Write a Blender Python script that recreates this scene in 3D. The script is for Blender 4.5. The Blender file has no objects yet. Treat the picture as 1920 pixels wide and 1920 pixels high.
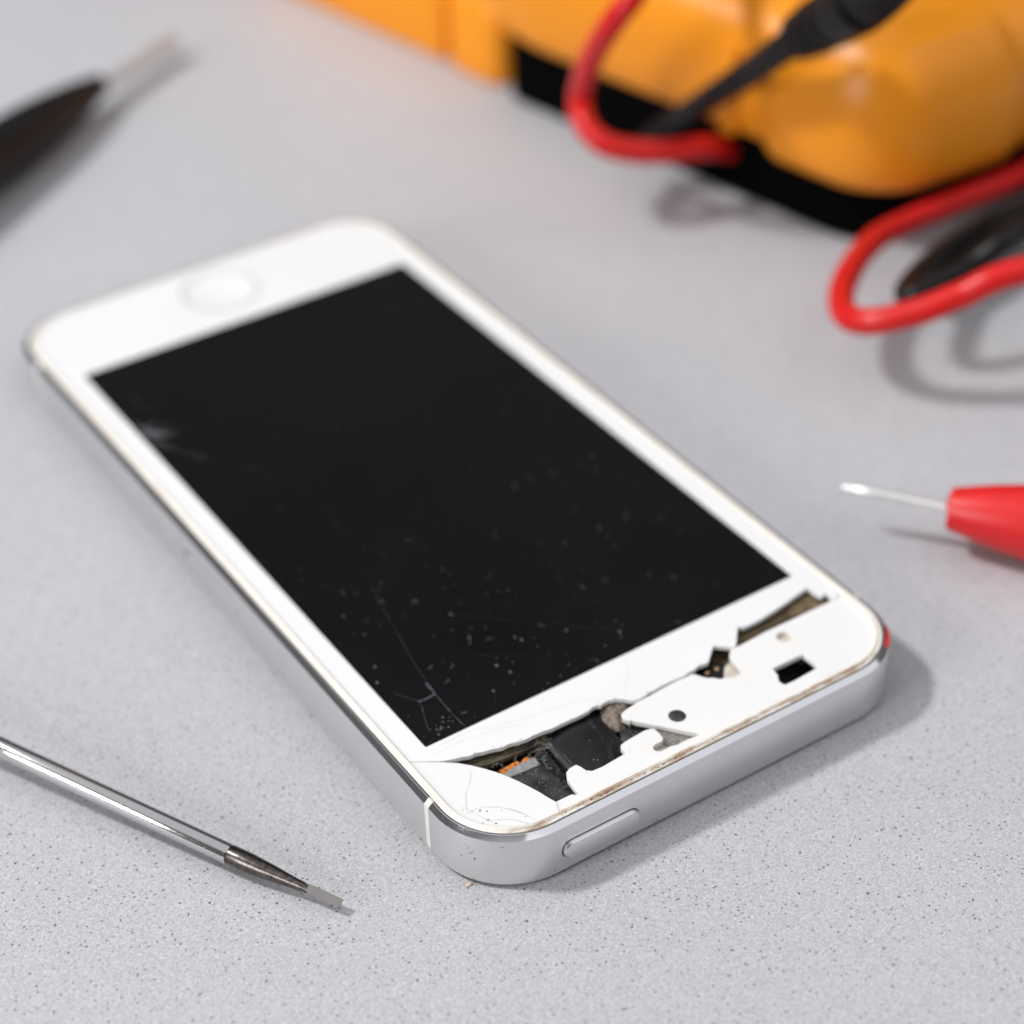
import bpy, bmesh, math, random
from mathutils import Vector

# lamp and exposure settings
KEY, FILL, SIDE, AMB, EXPO = 9.6, 3.8, 5.0, 1.0, 0.02
ROOM = [(0.0, (.13, .10, .08)), (.12, (.13, .124, .122)), (.66, (.105, .105, .112)), (.84, (.69, .69, .72))]
FOCUS, FSTOP = .2195, 11.8

# outlines measured on the phone and its surroundings, in millimetres
D = {
  'upper': [(-24.77,-46.8),(-23.48,-47.32),(-22.63,-47.56),(-21.84,-47.91),(-21.03,-47.91),(-20.39,-48.18),(-19.31,-48.39),(-18.33,-48.78),(-17.47,-48.72),(-16.44,-49.02),(-15.51,-49.18),(-14.46,-49.16),(-13.27,-49.23),(-12.34,-49.4),(-11.29,-49.39),(-10.23,-49.39),(-9.22,-49.45),(-7.71,-49.42),(-6.87,-49.13),(-6.27,-49.18),(-5.98,-49.44),(-5.49,-49.28),(-4.79,-49.27),(-3.95,-49.54),(-3.3,-50.13),(-2.85,-50.7),(-2.15,-50.94),(-1.29,-50.94),(-0.77,-50.83),(-0.47,-50.71),(0.44,-50.71),(1.37,-50.63),(2.9,-50.64),(4.57,-50.78),(5.06,-50.6),(5.55,-50.65),(6.12,-50.56),(6.49,-50.36),(7.03,-50.48),(7.9,-50.5),(9.02,-49.46),(10.0,-48.65),(10.54,-49.13),(11.08,-49.61),(11.81,-50.19),(12.26,-49.9),(13.17,-48.85),(14.28,-47.58),(14.72,-48.03),(15.48,-48.09),(16.39,-48.11),(17.37,-48.04),(18.69,-47.86),(20.03,-47.65),(21.38,-47.44),(22.81,-47.14),(23.91,-46.96),(25.03,-46.75),(25.19,-47.08),(25.12,-47.75),(25.2,-48.52),(25.53,-48.97),(26.16,-48.63),(26.2,-49.38),(26.11,-50.2)],
  'lower': [(26.27,-50.02),(23.53,-50.02),(20.03,-49.98),(16.56,-49.94),(12.96,-50.12),(11.83,-50.06),(11.23,-50.24),(10.7,-50.74),(10.41,-51.4),(10.42,-52.2),(10.37,-52.96),(10.07,-53.57),(9.45,-54.02),(8.79,-54.0),(8.15,-53.56),(7.33,-53.3),(6.88,-52.72),(6.27,-52.35),(5.88,-51.69),(5.56,-51.07),(5.27,-50.86),(4.66,-50.96),(3.41,-50.86),(1.15,-50.94),(-0.71,-51.1),(-2.27,-51.15),(-3.95,-51.39),(-4.72,-51.63),(-5.02,-52.17),(-4.67,-52.98),(-4.52,-52.78),(-4.16,-53.41),(-3.37,-54.39),(-2.45,-55.47),(-1.68,-56.45),(-0.46,-57.99),(0.45,-59.06),(-0.41,-59.06),(-1.61,-58.94),(-2.7,-58.97),(-3.6,-58.75),(-4.03,-58.82),(-4.7,-58.8),(-5.13,-58.52),(-5.25,-58.02),(-5.03,-57.69),(-4.54,-57.49),(-3.8,-57.53),(-3.39,-57.27),(-3.29,-56.55),(-3.28,-56.06),(-3.29,-55.62),(-3.47,-55.4),(-4.19,-55.21),(-5.52,-55.28),(-7.11,-55.44),(-7.62,-55.57),(-7.88,-55.93),(-7.83,-56.5),(-7.98,-56.88),(-9.49,-57.01),(-11.25,-57.14),(-12.41,-57.04),(-12.91,-56.57),(-13.06,-55.75),(-13.27,-55.31),(-14.07,-55.34),(-14.71,-55.66),(-15.17,-56.51),(-15.32,-57.68),(-15.37,-58.34),(-15.34,-58.94),(-15.85,-58.92),(-16.18,-58.63),(-17.09,-58.63),(-18.08,-58.61)],
  'shard': [(-18.14,-58.7),(-18.43,-57.78),(-18.64,-56.91),(-18.92,-55.97),(-19.22,-55.07),(-19.65,-53.89),(-20.37,-52.22),(-20.94,-51.23),(-21.44,-50.44),(-22.29,-49.25),(-23.35,-48.06),(-24.72,-46.71)],
  'sqhole': [(13.23,-55.18),(14.17,-55.19),(15.31,-55.2),(16.45,-55.21),(17.48,-55.24),(17.5,-55.88),(17.52,-56.7),(17.47,-57.98),(16.39,-58.07),(14.94,-58.16),(13.75,-58.22),(12.56,-58.16),(12.38,-57.58),(12.44,-57.11),(12.92,-56.4),(13.03,-55.7)],
  'spkhole': [-0.01,-55.32,1.02],
  'rhole': [17.7,-51.79,1.0],
  'seamL': [(-27.65,-44.87)],
  'seamR': [(29.54,-49.68)],
  'tape': {'top': [(-12.91,-49.3),(-11.63,-49.27),(-10.35,-49.24),(-9.02,-49.15),(-7.7,-49.08),(-6.32,-48.79)],'bot': [(-12.86,-56.19),(-12.31,-56.58),(-11.34,-56.67),(-10.29,-56.67),(-9.24,-56.66),(-8.61,-56.36)],'left': [(-12.85,-49.21),(-12.98,-50.95),(-13.05,-52.87),(-13.04,-54.37),(-13.04,-56.45)],'right': [(-6.26,-48.7),(-6.43,-50.62),(-6.47,-52.46),(-6.59,-54.07),(-8.79,-56.61)]},
  'strip': [(-24.13,-46.36),(-21.87,-48.85),(-20.25,-49.18),(-16.79,-49.51),(-12.93,-49.63),(-12.58,-48.49),(-15.94,-48.22),(-19.25,-47.62),(-21.38,-47.13)],
  'bar': [(-13.39,-48.91),(-12.38,-48.85),(-12.32,-54.35),(-13.51,-54.42)],
  'orange': [(-19.81,-50.18),(-17.35,-50.02),(-17.21,-50.48),(-19.6,-50.77)],
  'orange2': [(-16.85,-50.26),(-16.21,-50.1),(-15.93,-50.42),(-16.64,-50.65)],
  'silver': [(-19.69,-50.65),(-16.32,-50.38),(-15.51,-50.65),(-15.55,-51.83),(-19.2,-51.58)],
  'flex': [(-19.39,-51.57),(-15.55,-51.83),(-15.23,-52.71),(-15.21,-55.1),(-15.31,-57.94),(-17.56,-57.8),(-18.07,-55.71),(-18.66,-53.85)],
  'foam': [(-15.01,-50.21),(-13.75,-49.88),(-13.46,-50.69),(-13.73,-52.92),(-13.99,-54.82),(-14.38,-58.06),(-15.48,-57.58),(-15.1,-54.93),(-15.12,-52.54)],
  'glue': [(-5.83,-49.0),(-4.36,-48.6),(-3.25,-49.16),(-2.32,-50.27),(-3.55,-51.24),(-4.5,-51.51),(-4.74,-52.44),(-5.71,-52.6),(-6.38,-51.75),(-6.5,-50.41)],
  'granular': [(-5.47,-52.27),(-2.74,-52.95),(-2.05,-54.37),(-3.35,-54.38),(-6.73,-54.47)],
  'foil': [(-3.13,-54.22),(-1.94,-55.37),(-0.55,-56.97),(0.79,-58.77),(-0.84,-58.51),(-2.13,-58.21),(-3.09,-58.36),(-3.38,-57.66),(-3.15,-56.43)],
  'slotfloor': [(-5.17,-57.72),(-4.43,-56.72),(-3.01,-56.81),(-2.9,-58.11),(-4.19,-58.41)],
  'bracketA': [(13.4,-48.61),(14.91,-46.75),(16.36,-47.33),(20.92,-46.92),(23.07,-46.45),(21.46,-48.43),(17.62,-48.68)],
  'bracketB': [(21.0,-48.54),(22.37,-46.86),(25.73,-46.12),(26.09,-48.43),(26.77,-49.63),(23.98,-49.53)],
  'camlens': [(6.39,-49.45),(8.1,-48.83),(9.44,-49.44),(10.15,-50.28),(9.85,-51.4),(8.96,-51.82),(7.58,-51.27),(6.77,-50.28)],
  'beige': [(9.88,-51.06),(11.05,-50.72),(11.09,-52.41),(10.11,-53.37),(9.15,-53.02),(8.73,-52.39)],
  'darkfill': [(9.19,-49.18),(11.2,-47.22),(13.16,-48.78),(11.72,-49.63),(11.42,-50.42),(10.14,-50.02)],
  'pads': [(7.65,-50.52),(8.91,-50.65)],
  'glint': [(18.28,-55.11),(18.9,-55.21)],
  'cracks': [[(-25.46,-29.62),(-25.08,-31.09),(-23.31,-34.81),(-21.73,-37.51)],[(-21.73,-37.51),(-20.69,-37.61),(-19.71,-37.34),(-19.74,-36.04),(-19.47,-35.27)],[(-21.73,-37.51),(-22.46,-39.61),(-23.4,-42.03)],[(-19.47,-35.27),(-19.71,-37.34),(-19.87,-40.92),(-19.8,-43.75)],[(-15.96,-16.72),(-17.29,-23.49),(-18.78,-30.94),(-19.47,-35.27)],[(3.08,-40.23),(2.2,-41.88),(1.05,-44.2)],[(-11.29,-26.58),(-5.97,-31.87),(-0.6,-36.94),(3.27,-40.37),(7.04,-44.4)],[(-14.06,-40.47),(-14.63,-41.99),(-15.69,-44.38)],[(24.62,-41.34),(21.53,-43.02),(17.25,-44.97)],[(-12.44,-34.65),(-7.85,-38.01)],[(-24.21,30.01),(-23.28,24.3),(-21.91,20.13),(-20.2,17.19)],[(-24.21,30.01),(-23.93,24.19),(-23.1,21.85)],[(-20.2,17.19),(-17.92,15.27),(-16.36,12.44),(-14.46,6.76),(-12.55,2.66)],[(-12.55,2.66),(-13.08,-2.32),(-13.86,-8.27)],[(-24.2,29.55),(-21.9,27.15),(-18.5,24.7)],[(-21.57,37.61),(-21.93,33.21),(-20.29,30.5)]],
  'cw': [0.1,0.11,0.05,0.08,0.03,0.16,0.015,0.05,0.04,0.04,0.1,0.2,0.02,0.012,0.03,0.05],
  'wcracks': [(7.2,[(0.99,-44.38),(-0.53,-46.8),(-2.76,-49.3)]),(7.2,[(-9.52,-43.47),(-11.44,-46.33)]),(7.2,[(-23.54,-44.77),(-19.88,-44.72),(-16.43,-45.72),(-10.97,-46.88),(-7.83,-47.41),(-4.31,-49.47)]),(7.2,[(-25.86,-45.73),(-22.34,-45.42),(-18.0,-46.04),(-14.22,-47.07)]),(7.0,[(8.87,-55.43),(6.0,-59.91)]),(7.0,[(8.87,-55.43),(10.18,-58.16)]),(7.0,[(10.18,-58.16),(9.0,-59.64)]),(7.0,[(9.34,-59.67),(10.51,-59.77)]),(7.1,[(-22.96,-49.9),(-24.08,-51.34),(-25.23,-52.44),(-26.58,-54.89)]),(7.1,[(-26.8,-54.92),(-25.09,-55.0),(-23.25,-56.2),(-21.63,-58.73)]),(7.1,[(-25.85,-56.7),(-23.31,-58.29),(-21.94,-60.18)]),(7.1,[(-22.79,-56.51),(-21.77,-58.44),(-21.37,-60.3)]),(7.1,[(-26.65,-53.34),(-25.95,-55.33),(-25.16,-57.64)])],
  'spots': [(-3.67,13.27,7.2),(-16.46,12.24,7.2),(-11.14,-26.92,7.2),(-22.68,22.42,7.2),(-10.99,-39.2,7.2),(-11.66,-37.41,7.2),(-1.91,-36.93,7.2),(-21.73,-37.51,7.2),(-19.6,-35.49,7.2),(2.91,-40.57,7.2),(1.15,-44.05,7.2),(-14.21,-40.69,7.2),(-22.84,-29.72,7.2),(-24.0,-32.17,7.2),(-21.06,-24.27,7.2),(-16.33,-20.3,7.2),(-7.56,-19.4,7.2),(8.39,-10.59,7.2),(-21.03,-41.14,7.2),(-7.36,-34.54,7.2),(-6.97,-35.38,7.2),(-11.55,-31.58,7.2)],
  'sd': [(-61.53,-13.75,3.7),(-47.62,-41.42,2.2),(-46.39,-43.71,2.0),(-43.05,-49.96,1.7),(-41.11,-53.36,1.35)],
  'probe': [(41.53,-33.51,6.7),(42.43,-34.67,6.6),(44.06,-36.75,6.5),(49.76,-43.75,6.0),(55.89,-50.48,5.5)],
  'bks': [(35.65,141.62,3.4),(15.36,130.47,4.2),(3.42,123.0,4.9),(-8.17,115.17,5.6)],
  'red1': [(65.5,41.96,40.0),(61.58,43.02,35.0),(61.66,48.84,27.0),(63.19,53.98,18.5),(61.4,50.46,16.0),(62.1,46.58,14.0),(66.27,44.12,12.3),(72.29,42.74,11.0),(78.87,41.97,10.0)],
  'red2': [(116.92,12.61,6.0),(102.0,10.79,7.0),(89.91,9.13,8.0),(81.72,6.86,9.0),(73.38,2.06,9.8),(67.33,-2.76,10.0),(63.51,-7.98,10.6),(63.62,-12.6,11.8),(67.79,-16.8,13.8),(72.51,-19.8,16.2),(79.47,-23.87,19.5)],
  'blk1': [(83.24,47.48,5.5),(78.67,49.76,5.5),(75.09,51.68,6.0),(73.52,52.24,7.0),(74.5,51.91,8.5),(77.15,49.01,12.0),(78.39,41.7,18.5),(79.49,34.41,25.0),(79.71,27.68,31.0),(80.35,23.42,35.0)],
  'blkcol': [(80.32,23.93,34.5),(80.04,8.96,46.0)],
  'blk2': [(112.56,3.79,7.0),(99.64,2.68,7.5),(86.81,-1.04,8.5),(77.41,-5.77,10.0),(73.01,-9.29,11.0),(73.65,-11.44,12.0),(80.69,-13.24,14.8),(88.77,-14.51,18.0)],
  'blk3': [(114.46,7.3,3.0),(103.3,5.88,3.0),(93.16,3.0,3.5),(86.34,-0.41,4.5),(84.58,-3.0,5.5),(90.09,-2.23,6.0),(97.8,-0.53,6.5),(106.93,1.35,7.0)],
  'crumb': [(-28.41,-57.62,0.0)],
  'redstain': [(23.71,-60.58)],
  'rustspots': [(-24.75,-55.8),(-25.3,-55.32),(-26.01,-54.91),(-25.32,-56.88),(-26.06,-57.02),(-23.45,-56.52),(-26.7,-54.25),(-21.94,-58.7),(-21.68,-60.08),(-24.94,-57.8)],
}
S = 0.001          # everything below is measured in millimetres
random.seed(7)
sc = bpy.context.scene
COL = sc.collection
R = math.radians

# ------------------------------------------------------------------ helpers
def link(o, parent=None):
    COL.objects.link(o)
    if parent is not None:
        o.parent = parent
    return o

def root_of(o):
    while o.parent is not None:
        o = o.parent
    return o

def thing(name, label, cat, loc, group=None):
    o = bpy.data.objects.new(name, None)
    o.empty_display_size = .005
    o.location = Vector(loc) * S
    o['label'] = label; o['category'] = cat
    if group: o['group'] = group
    return link(o)

def finish(me, mats, smooth=35):
    for m in (mats if isinstance(mats, (list, tuple)) else [mats]):
        me.materials.append(m)
    if smooth:
        for p in me.polygons: p.use_smooth = True
        me.set_sharp_from_angle(angle=R(smooth))

def obj(name, verts, faces, mats, parent=None, smooth=35, fmat=None, recalc=True, label=None):
    me = bpy.data.meshes.new(name)
    o0 = Vector((0, 0, 0)) if parent is None else root_of(parent).location / S
    me.from_pydata([(Vector(v) - o0) * S for v in verts], [], faces)
    if fmat:
        for p, k in zip(me.polygons, fmat): p.material_index = k
    if recalc:
        bm = bmesh.new(); bm.from_mesh(me)
        bmesh.ops.recalc_face_normals(bm, faces=bm.faces)
        bm.to_mesh(me); bm.free()
    me.update()
    finish(me, mats, smooth)
    o = bpy.data.objects.new(name, me)
    if label: o['label'] = label
    return link(o, parent)

def poly(name, loops, z0, z1, mats, parent, bevel=0, smooth=35, label=None, jig=0, tilt=None):
    """flat plate with holes: outlines in mm, filled and given thickness"""
    cu = bpy.data.curves.new(name, 'CURVE'); cu.dimensions = '2D'; cu.fill_mode = 'BOTH'
    cu.extrude = max((z1 - z0) / 2 - bevel, 0); cu.bevel_depth = bevel; cu.bevel_resolution = 2
    for lp in loops:
        sp = cu.splines.new('POLY'); sp.points.add(len(lp) - 1)
        for p, (x, y) in zip(sp.points, lp): p.co = (x, y, 0, 1)
        sp.use_cyclic_u = True
    t = bpy.data.objects.new('t', cu); COL.objects.link(t)
    dg = bpy.context.evaluated_depsgraph_get(); dg.update()
    me = bpy.data.meshes.new_from_object(t.evaluated_get(dg))
    me.name = name
    bpy.data.objects.remove(t); bpy.data.curves.remove(cu)
    me.materials.clear()
    o0 = root_of(parent).location / S
    for v in me.vertices:
        z = v.co.z + (z0 + z1) / 2
        if tilt: z += tilt(v.co.x, v.co.y)
        if jig: z += random.uniform(-jig, jig)
        v.co = (Vector((v.co.x, v.co.y, z)) - o0) * S
    finish(me, mats, smooth)
    o = bpy.data.objects.new(name, me)
    if label: o['label'] = label
    return link(o, parent)

def rr(hx, hy, r, inset, n=14):
    """rounded rectangle outline, counter-clockwise from the near right corner"""
    r = max(r - inset, .2); hx -= inset; hy -= inset
    out = []
    for cx, cy, a in ((hx - r, -hy + r, -90), (hx - r, hy - r, 0), (-hx + r, hy - r, 90), (-hx + r, -hy + r, 180)):
        for i in range(n + 1):
            t = R(a + 90 * i / n); out.append((cx + r * math.cos(t), cy + r * math.sin(t)))
    return out

def rpoly(pts, n=8):
    """polygon with a radius on every corner: (x, y, r)"""
    out = []; N = len(pts)
    for i in range(N):
        p = Vector(pts[i][:2]); a = Vector(pts[i - 1][:2]); b = Vector(pts[(i + 1) % N][:2]); r = pts[i][2]
        if r <= 0: out.append(tuple(p)); continue
        u = (a - p).normalized(); v = (b - p).normalized()
        ang = u.angle(v); d = min(r / math.tan(ang / 2), .48 * (a - p).length, .48 * (b - p).length)
        r = d * math.tan(ang / 2)
        c = p + (u + v).normalized() * (r / math.sin(ang / 2))
        s = p + u * d; e = p + v * d
        a0 = math.atan2(s.y - c.y, s.x - c.x); a1 = math.atan2(e.y - c.y, e.x - c.x)
        da = (a1 - a0 + math.pi) % (2 * math.pi) - math.pi
        for k in range(n + 1):
            t = a0 + da * k / n; out.append((c.x + r * math.cos(t), c.y + r * math.sin(t)))
    return out

def inset_poly(pl, d):
    N = len(pl); out = []
    A = sum(pl[i][0] * pl[(i + 1) % N][1] - pl[(i + 1) % N][0] * pl[i][1] for i in range(N))
    sg = 1 if A > 0 else -1
    for i in range(N):
        p = Vector(pl[i]); a = p - Vector(pl[i - 1]); b = Vector(pl[(i + 1) % N]) - p
        a = a.normalized() if a.length > 1e-6 else b.normalized()
        b = b.normalized() if b.length > 1e-6 else a
        n1 = Vector((-a.y, a.x)) * sg; n2 = Vector((-b.y, b.x)) * sg
        m = (n1 + n2); m = m.normalized() if m.length > 1e-4 else n1
        k = min(1 / max(m.dot(n1), .35), 2)
        q = p + m * d * k; out.append((q.x, q.y))
    return out

def loft(name, rings, mats, parent, cap0=True, cap1=True, close=False, **kw):
    n = len(rings[0]); v = [p for r in rings for p in r]; f = []
    m = len(rings)
    for i in range(m if close else m - 1):
        a, b = i * n, ((i + 1) % m) * n
        for j in range(n):
            k = (j + 1) % n
            f.append((a + j, a + k, b + k, b + j))
    if not close:
        if cap0: f.append(tuple(range(n))[::-1])
        if cap1: f.append(tuple((m - 1) * n + j for j in range(n)))
    return obj(name, v, f, mats, parent, **kw)

def prism(name, outline, prof, mats, parent, **kw):
    return loft(name, [[(x, y, z) for x, y in (inset_poly(outline, d) if d else outline)] for d, z in prof], mats, parent, **kw)

def smooth_path(pts, n=10):
    """Catmull-Rom through points given as tuples of any length"""
    P = [list(p) for p in pts]
    P = [[2 * a - b for a, b in zip(P[0], P[1])]] + P + [[2 * a - b for a, b in zip(P[-1], P[-2])]]
    out = []
    for i in range(1, len(P) - 2):
        for k in range(n):
            t = k / n
            out.append([.5 * (2 * b + (c - a) * t + (2 * a - 5 * b + 4 * c - d) * t * t + (3 * b - a - 3 * c + d) * t ** 3)
                        for a, b, c, d in zip(P[i - 1], P[i], P[i + 1], P[i + 2])])
    out.append(P[-2]); return out

def tube_vf(path, seg=16, base=0):
    """path: (x, y, z, radius)"""
    v = []; f = []; up = Vector((0, 0, 1)); prev = None
    N = len(path)
    for i, p in enumerate(path):
        a = Vector(path[max(i - 1, 0)][:3]); b = Vector(path[min(i + 1, N - 1)][:3])
        t = b - a
        t = t.normalized() if t.length > 1e-9 else Vector((0, 0, 1))
        if prev is None:
            x = t.cross(up if abs(t.z) < .9 else Vector((1, 0, 0))).normalized()
        else:
            x = (prev - t * prev.dot(t)).normalized()
        prev = x; y = t.cross(x)
        for j in range(seg):
            q = 2 * math.pi * j / seg
            v.append(Vector(p[:3]) + (x * math.cos(q) + y * math.sin(q)) * p[3])
    for i in range(N - 1):
        for j in range(seg):
            k = (j + 1) % seg
            f.append((base + i * seg + j, base + i * seg + k, base + (i + 1) * seg + k, base + (i + 1) * seg + j))
    f.append(tuple(base + j for j in range(seg))[::-1]); f.append(tuple(base + (N - 1) * seg + j for j in range(seg)))
    return v, f

def tube(name, path, mats, parent, seg=24, **kw):
    v, f = tube_vf(path, seg); return obj(name, v, f, mats, parent, **kw)

def along(p0, p1, prof):
    """lathe profile (distance, radius) on the axis p0 -> p1"""
    a = Vector(p0); d = (Vector(p1) - a).normalized()
    return [tuple(a + d * s) + (r,) for s, r in prof]

# ------------------------------------------------------------------ materials
class NT:
    def __init__(s, name):
        s.m = bpy.data.materials.new(name); s.m.use_nodes = True
        s.t = s.m.node_tree; s.t.nodes.clear()
        s.out = s.n('ShaderNodeOutputMaterial'); s.b = s.n('ShaderNodeBsdfPrincipled')
        s.l(s.b.outputs[0], s.out.inputs[0])
    def n(s, k, **kw):
        x = s.t.nodes.new(k)
        for a, b in kw.items(): setattr(x, a, b)
        return x
    def l(s, a, b): s.t.links.new(a, b)
    def tex(s, scale_mm=1.0, stretch=None):
        c = s.n('ShaderNodeTexCoord'); mp = s.n('ShaderNodeMapping')
        k = 1000 / scale_mm; st = stretch or (1, 1, 1)
        mp.inputs['Scale'].default_value = tuple(k * q for q in st)
        s.l(c.outputs['Object'], mp.inputs[0]); return mp.outputs[0]
    def noise(s, scale_mm, detail=3, rough=.5, stretch=None):
        x = s.n('ShaderNodeTexNoise'); x.inputs['Scale'].default_value = 1
        x.inputs['Detail'].default_value = detail; x.inputs['Roughness'].default_value = rough
        s.l(s.tex(scale_mm, stretch), x.inputs['Vector']); return x.outputs['Fac']
    def vor(s, scale_mm):
        x = s.n('ShaderNodeTexVoronoi'); x.inputs['Scale'].default_value = 1
        s.l(s.tex(scale_mm), x.inputs['Vector']); return x
    def ramp(s, fac, stops):
        r = s.n('ShaderNodeValToRGB'); e = r.color_ramp.elements
        while len(e) < len(stops): e.new(.5)
        for q, (p, c) in zip(e, stops):
            q.position = p; q.color = (c, c, c, 1) if isinstance(c, (int, float)) else tuple(c) + (1,)
        s.l(fac, r.inputs[0]); return r.outputs[0]
    def math(s, op, a, b=None):
        x = s.n('ShaderNodeMath', operation=op)
        for i, q in enumerate((a, b)):
            if q is None: continue
            if isinstance(q, (int, float)): x.inputs[i].default_value = q
            else: s.l(q, x.inputs[i])
        return x.outputs[0]
    def mix(s, fac, a, b, mode='MIX'):
        x = s.n('ShaderNodeMix', data_type='RGBA', blend_type=mode)
        for i, q in ((0, fac), (6, a), (7, b)):
            if isinstance(q, (int, float)): x.inputs[i].default_value = q
            elif isinstance(q, (tuple, list)): x.inputs[i].default_value = tuple(q) + (1,)
            else: s.l(q, x.inputs[i])
        return x.outputs[2]
    def bump(s, h, dist_mm, strength=1):
        x = s.n('ShaderNodeBump'); x.inputs['Distance'].default_value = dist_mm * S
        x.inputs['Strength'].default_value = strength
        s.l(h, x.inputs['Height']); s.l(x.outputs[0], s.b.inputs['Normal'])
    def set(s, **kw):
        for k, v in kw.items():
            i = s.b.inputs[k.replace('_', ' ')]
            if isinstance(v, (int, float)): i.default_value = v
            elif isinstance(v, (tuple, list)): i.default_value = tuple(v) + (1,)
            else: s.l(v, i)
        return s

def simple(name, col, rough=.5, metal=0., var=.12, vs=2., bump=0, bs=.4, ior=1.5):
    t = NT(name)
    n = t.noise(vs, 4)
    c = t.ramp(n, [(.3, tuple(q * (1 - var) for q in col)), (.7, tuple(min(q * (1 + var), 1) for q in col))])
    t.set(Base_Color=c, Roughness=rough, Metallic=metal, IOR=ior)
    if bump: t.bump(t.noise(bs, 4), bump)
    return t.m

def mat_worktop():
    t = NT('speckled_composite')
    f = t.noise(.31, 3, .75)
    c = t.ramp(f, [(.33, (.385, .388, .406)), (.5, (.505, .509, .532)), (.67, (.615, .62, .643))])
    gv = t.vor(.2); gv.voronoi_dimensions = '2D'
    gs = t.n('ShaderNodeSeparateColor'); t.l(gv.outputs['Color'], gs.inputs[0])
    c = t.mix(.42, c, t.ramp(gs.outputs[0], [(0., (.36, .363, .378)), (.5, (.50, .504, .525)), (1., (.66, .664, .685))]))
    big = t.noise(45, 3)
    c = t.mix(1.0, c, t.ramp(big, [(.3, (.955, .955, .965)), (.7, (1.0, 1.0, 1.0))]), 'MULTIPLY')
    def specks(c, cell, r0, r1, share, col, soft=.07):
        v = t.vor(cell); v.voronoi_dimensions = '2D'
        sep = t.n('ShaderNodeSeparateColor'); t.l(v.outputs['Color'], sep.inputs[0])
        rad = t.math('ADD', t.math('MULTIPLY', sep.outputs[1], r1 - r0), r0)
        d = t.math('SUBTRACT', rad, v.outputs['Distance'])
        wob = t.math('MULTIPLY', t.math('SUBTRACT', t.noise(.16, 2), .5), .22)
        m = t.ramp(t.math('ADD', d, wob), [(0.0, 0.0), (soft, 1.0)])
        on = t.math('LESS_THAN', sep.outputs[0], share)
        return t.mix(t.math('MULTIPLY', m, on), c, col)
    c = specks(c, .5, .05, .20, .45, (.33, .33, .345))
    c = specks(c, .8, .04, .15, .3, (.74, .74, .75))
    c = specks(c, .85, .06, .18, .44, (.15, .15, .155))
    c = specks(c, 2.1, .035, .085, .55, (.09, .09, .095), .04)
    t.set(Base_Color=c, Roughness=.5)
    t.b.inputs['Specular IOR Level'].default_value = .3
    t.bump(t.noise(.12, 2), .004)
    return t.m

def mat_alu(name, col, rough, bump=.004, metal=1.):
    t = NT(name)
    n = t.noise(.12, 2)
    sp = t.noise(1.1, 4, .7)
    c = t.mix(t.ramp(sp, [(.74, 0.), (.80, .5)]), col, (.12, .12, .12))
    big = t.noise(6, 3)
    c = t.mix(1., c, t.ramp(big, [(.3, .95), (.7, 1.)]), 'MULTIPLY')
    t.set(Base_Color=c, Metallic=metal, Roughness=t.ramp(n, [(.3, rough * .92), (.7, rough * 1.08)]))
    if bump: t.bump(n, bump)
    return t.m

def mat_chamfer():
    t = NT('polished_chamfer')
    n = t.noise(.35, 4, .75)
    wear = t.ramp(n, [(.655, 0.), (.70, 1.)])
    t.set(Base_Color=t.mix(wear, (.80, .80, .82), (.62, .62, .62)), Metallic=1.,
          Roughness=t.ramp(wear, [(0, .12), (1, .45)]))
    t.bump(n, .004, .5)
    return t.m

def mat_gasket():
    t = NT('cream_rim_plastic')
    c0 = t.ramp(t.noise(3, 3), [(.3, (.80, .755, .68)), (.7, (.86, .83, .78))])
    g = t.n('ShaderNodeTexCoord'); sx = t.n('ShaderNodeSeparateXYZ'); t.l(g.outputs['Object'], sx.inputs[0])
    ny = t.ramp(t.math('MULTIPLY', sx.outputs[1], -1000 / 80), [(.738, 0.), (.752, 1.)])      # grime gathered along the near end
    grime = t.ramp(t.noise(1.6, 5, .7, (.5, 1.6, 1)), [(.36, 0.), (.62, 1.)])
    fac = t.math('MULTIPLY', ny, grime)
    c = t.mix(t.math('MULTIPLY', fac, .85), c0, (.36, .225, .12))
    spots = t.ramp(t.noise(.5, 4, .7, (.6, 1.4, 1)), [(.66, 0.), (.70, 1.)])
    c = t.mix(t.math('MULTIPLY', spots, t.math('ADD', t.math('MULTIPLY', ny, .6), .08)), c, (.12, .075, .045))
    t.set(Base_Color=c, Roughness=.45)
    t.bump(t.noise(.5, 4, .7), .05)
    return t.m

def mat_white(name, col=(.84, .845, .85), rough=.12, stain=0.):
    t = NT(name)
    c = t.ramp(t.noise(9, 3), [(.3, tuple(q * .975 for q in col)), (.7, col)])
    if stain:
        s = t.ramp(t.noise(1.4, 5, .75), [(.66, 0.), (.78, stain)])
        c = t.mix(s, c, (.55, .36, .20))
    t.set(Base_Color=c, Roughness=rough, IOR=1.5)
    t.bump(t.noise(5, 2), .01)
    return t.m

def mat_glass_black():
    t = NT('black_display')
    sm = t.noise(14, 4, .6)
    c = t.ramp(t.noise(20, 3), [(.35, (.0028, .0027, .0033)), (.7, (.004, .0039, .0046))])
    t.set(Base_Color=c, Roughness=t.ramp(sm, [(.35, .05), (.75, .16)]), IOR=1.5)
    return t.m

def mat_dots():
    t = NT('orange_contact_mesh')
    v = t.vor(.42)
    c = t.ramp(v.outputs['Distance'], [(.2, (.10, .035, .015)), (.36, (.75, .24, .035))])
    t.set(Base_Color=c, Roughness=.4, Metallic=.2); return t.m

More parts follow.
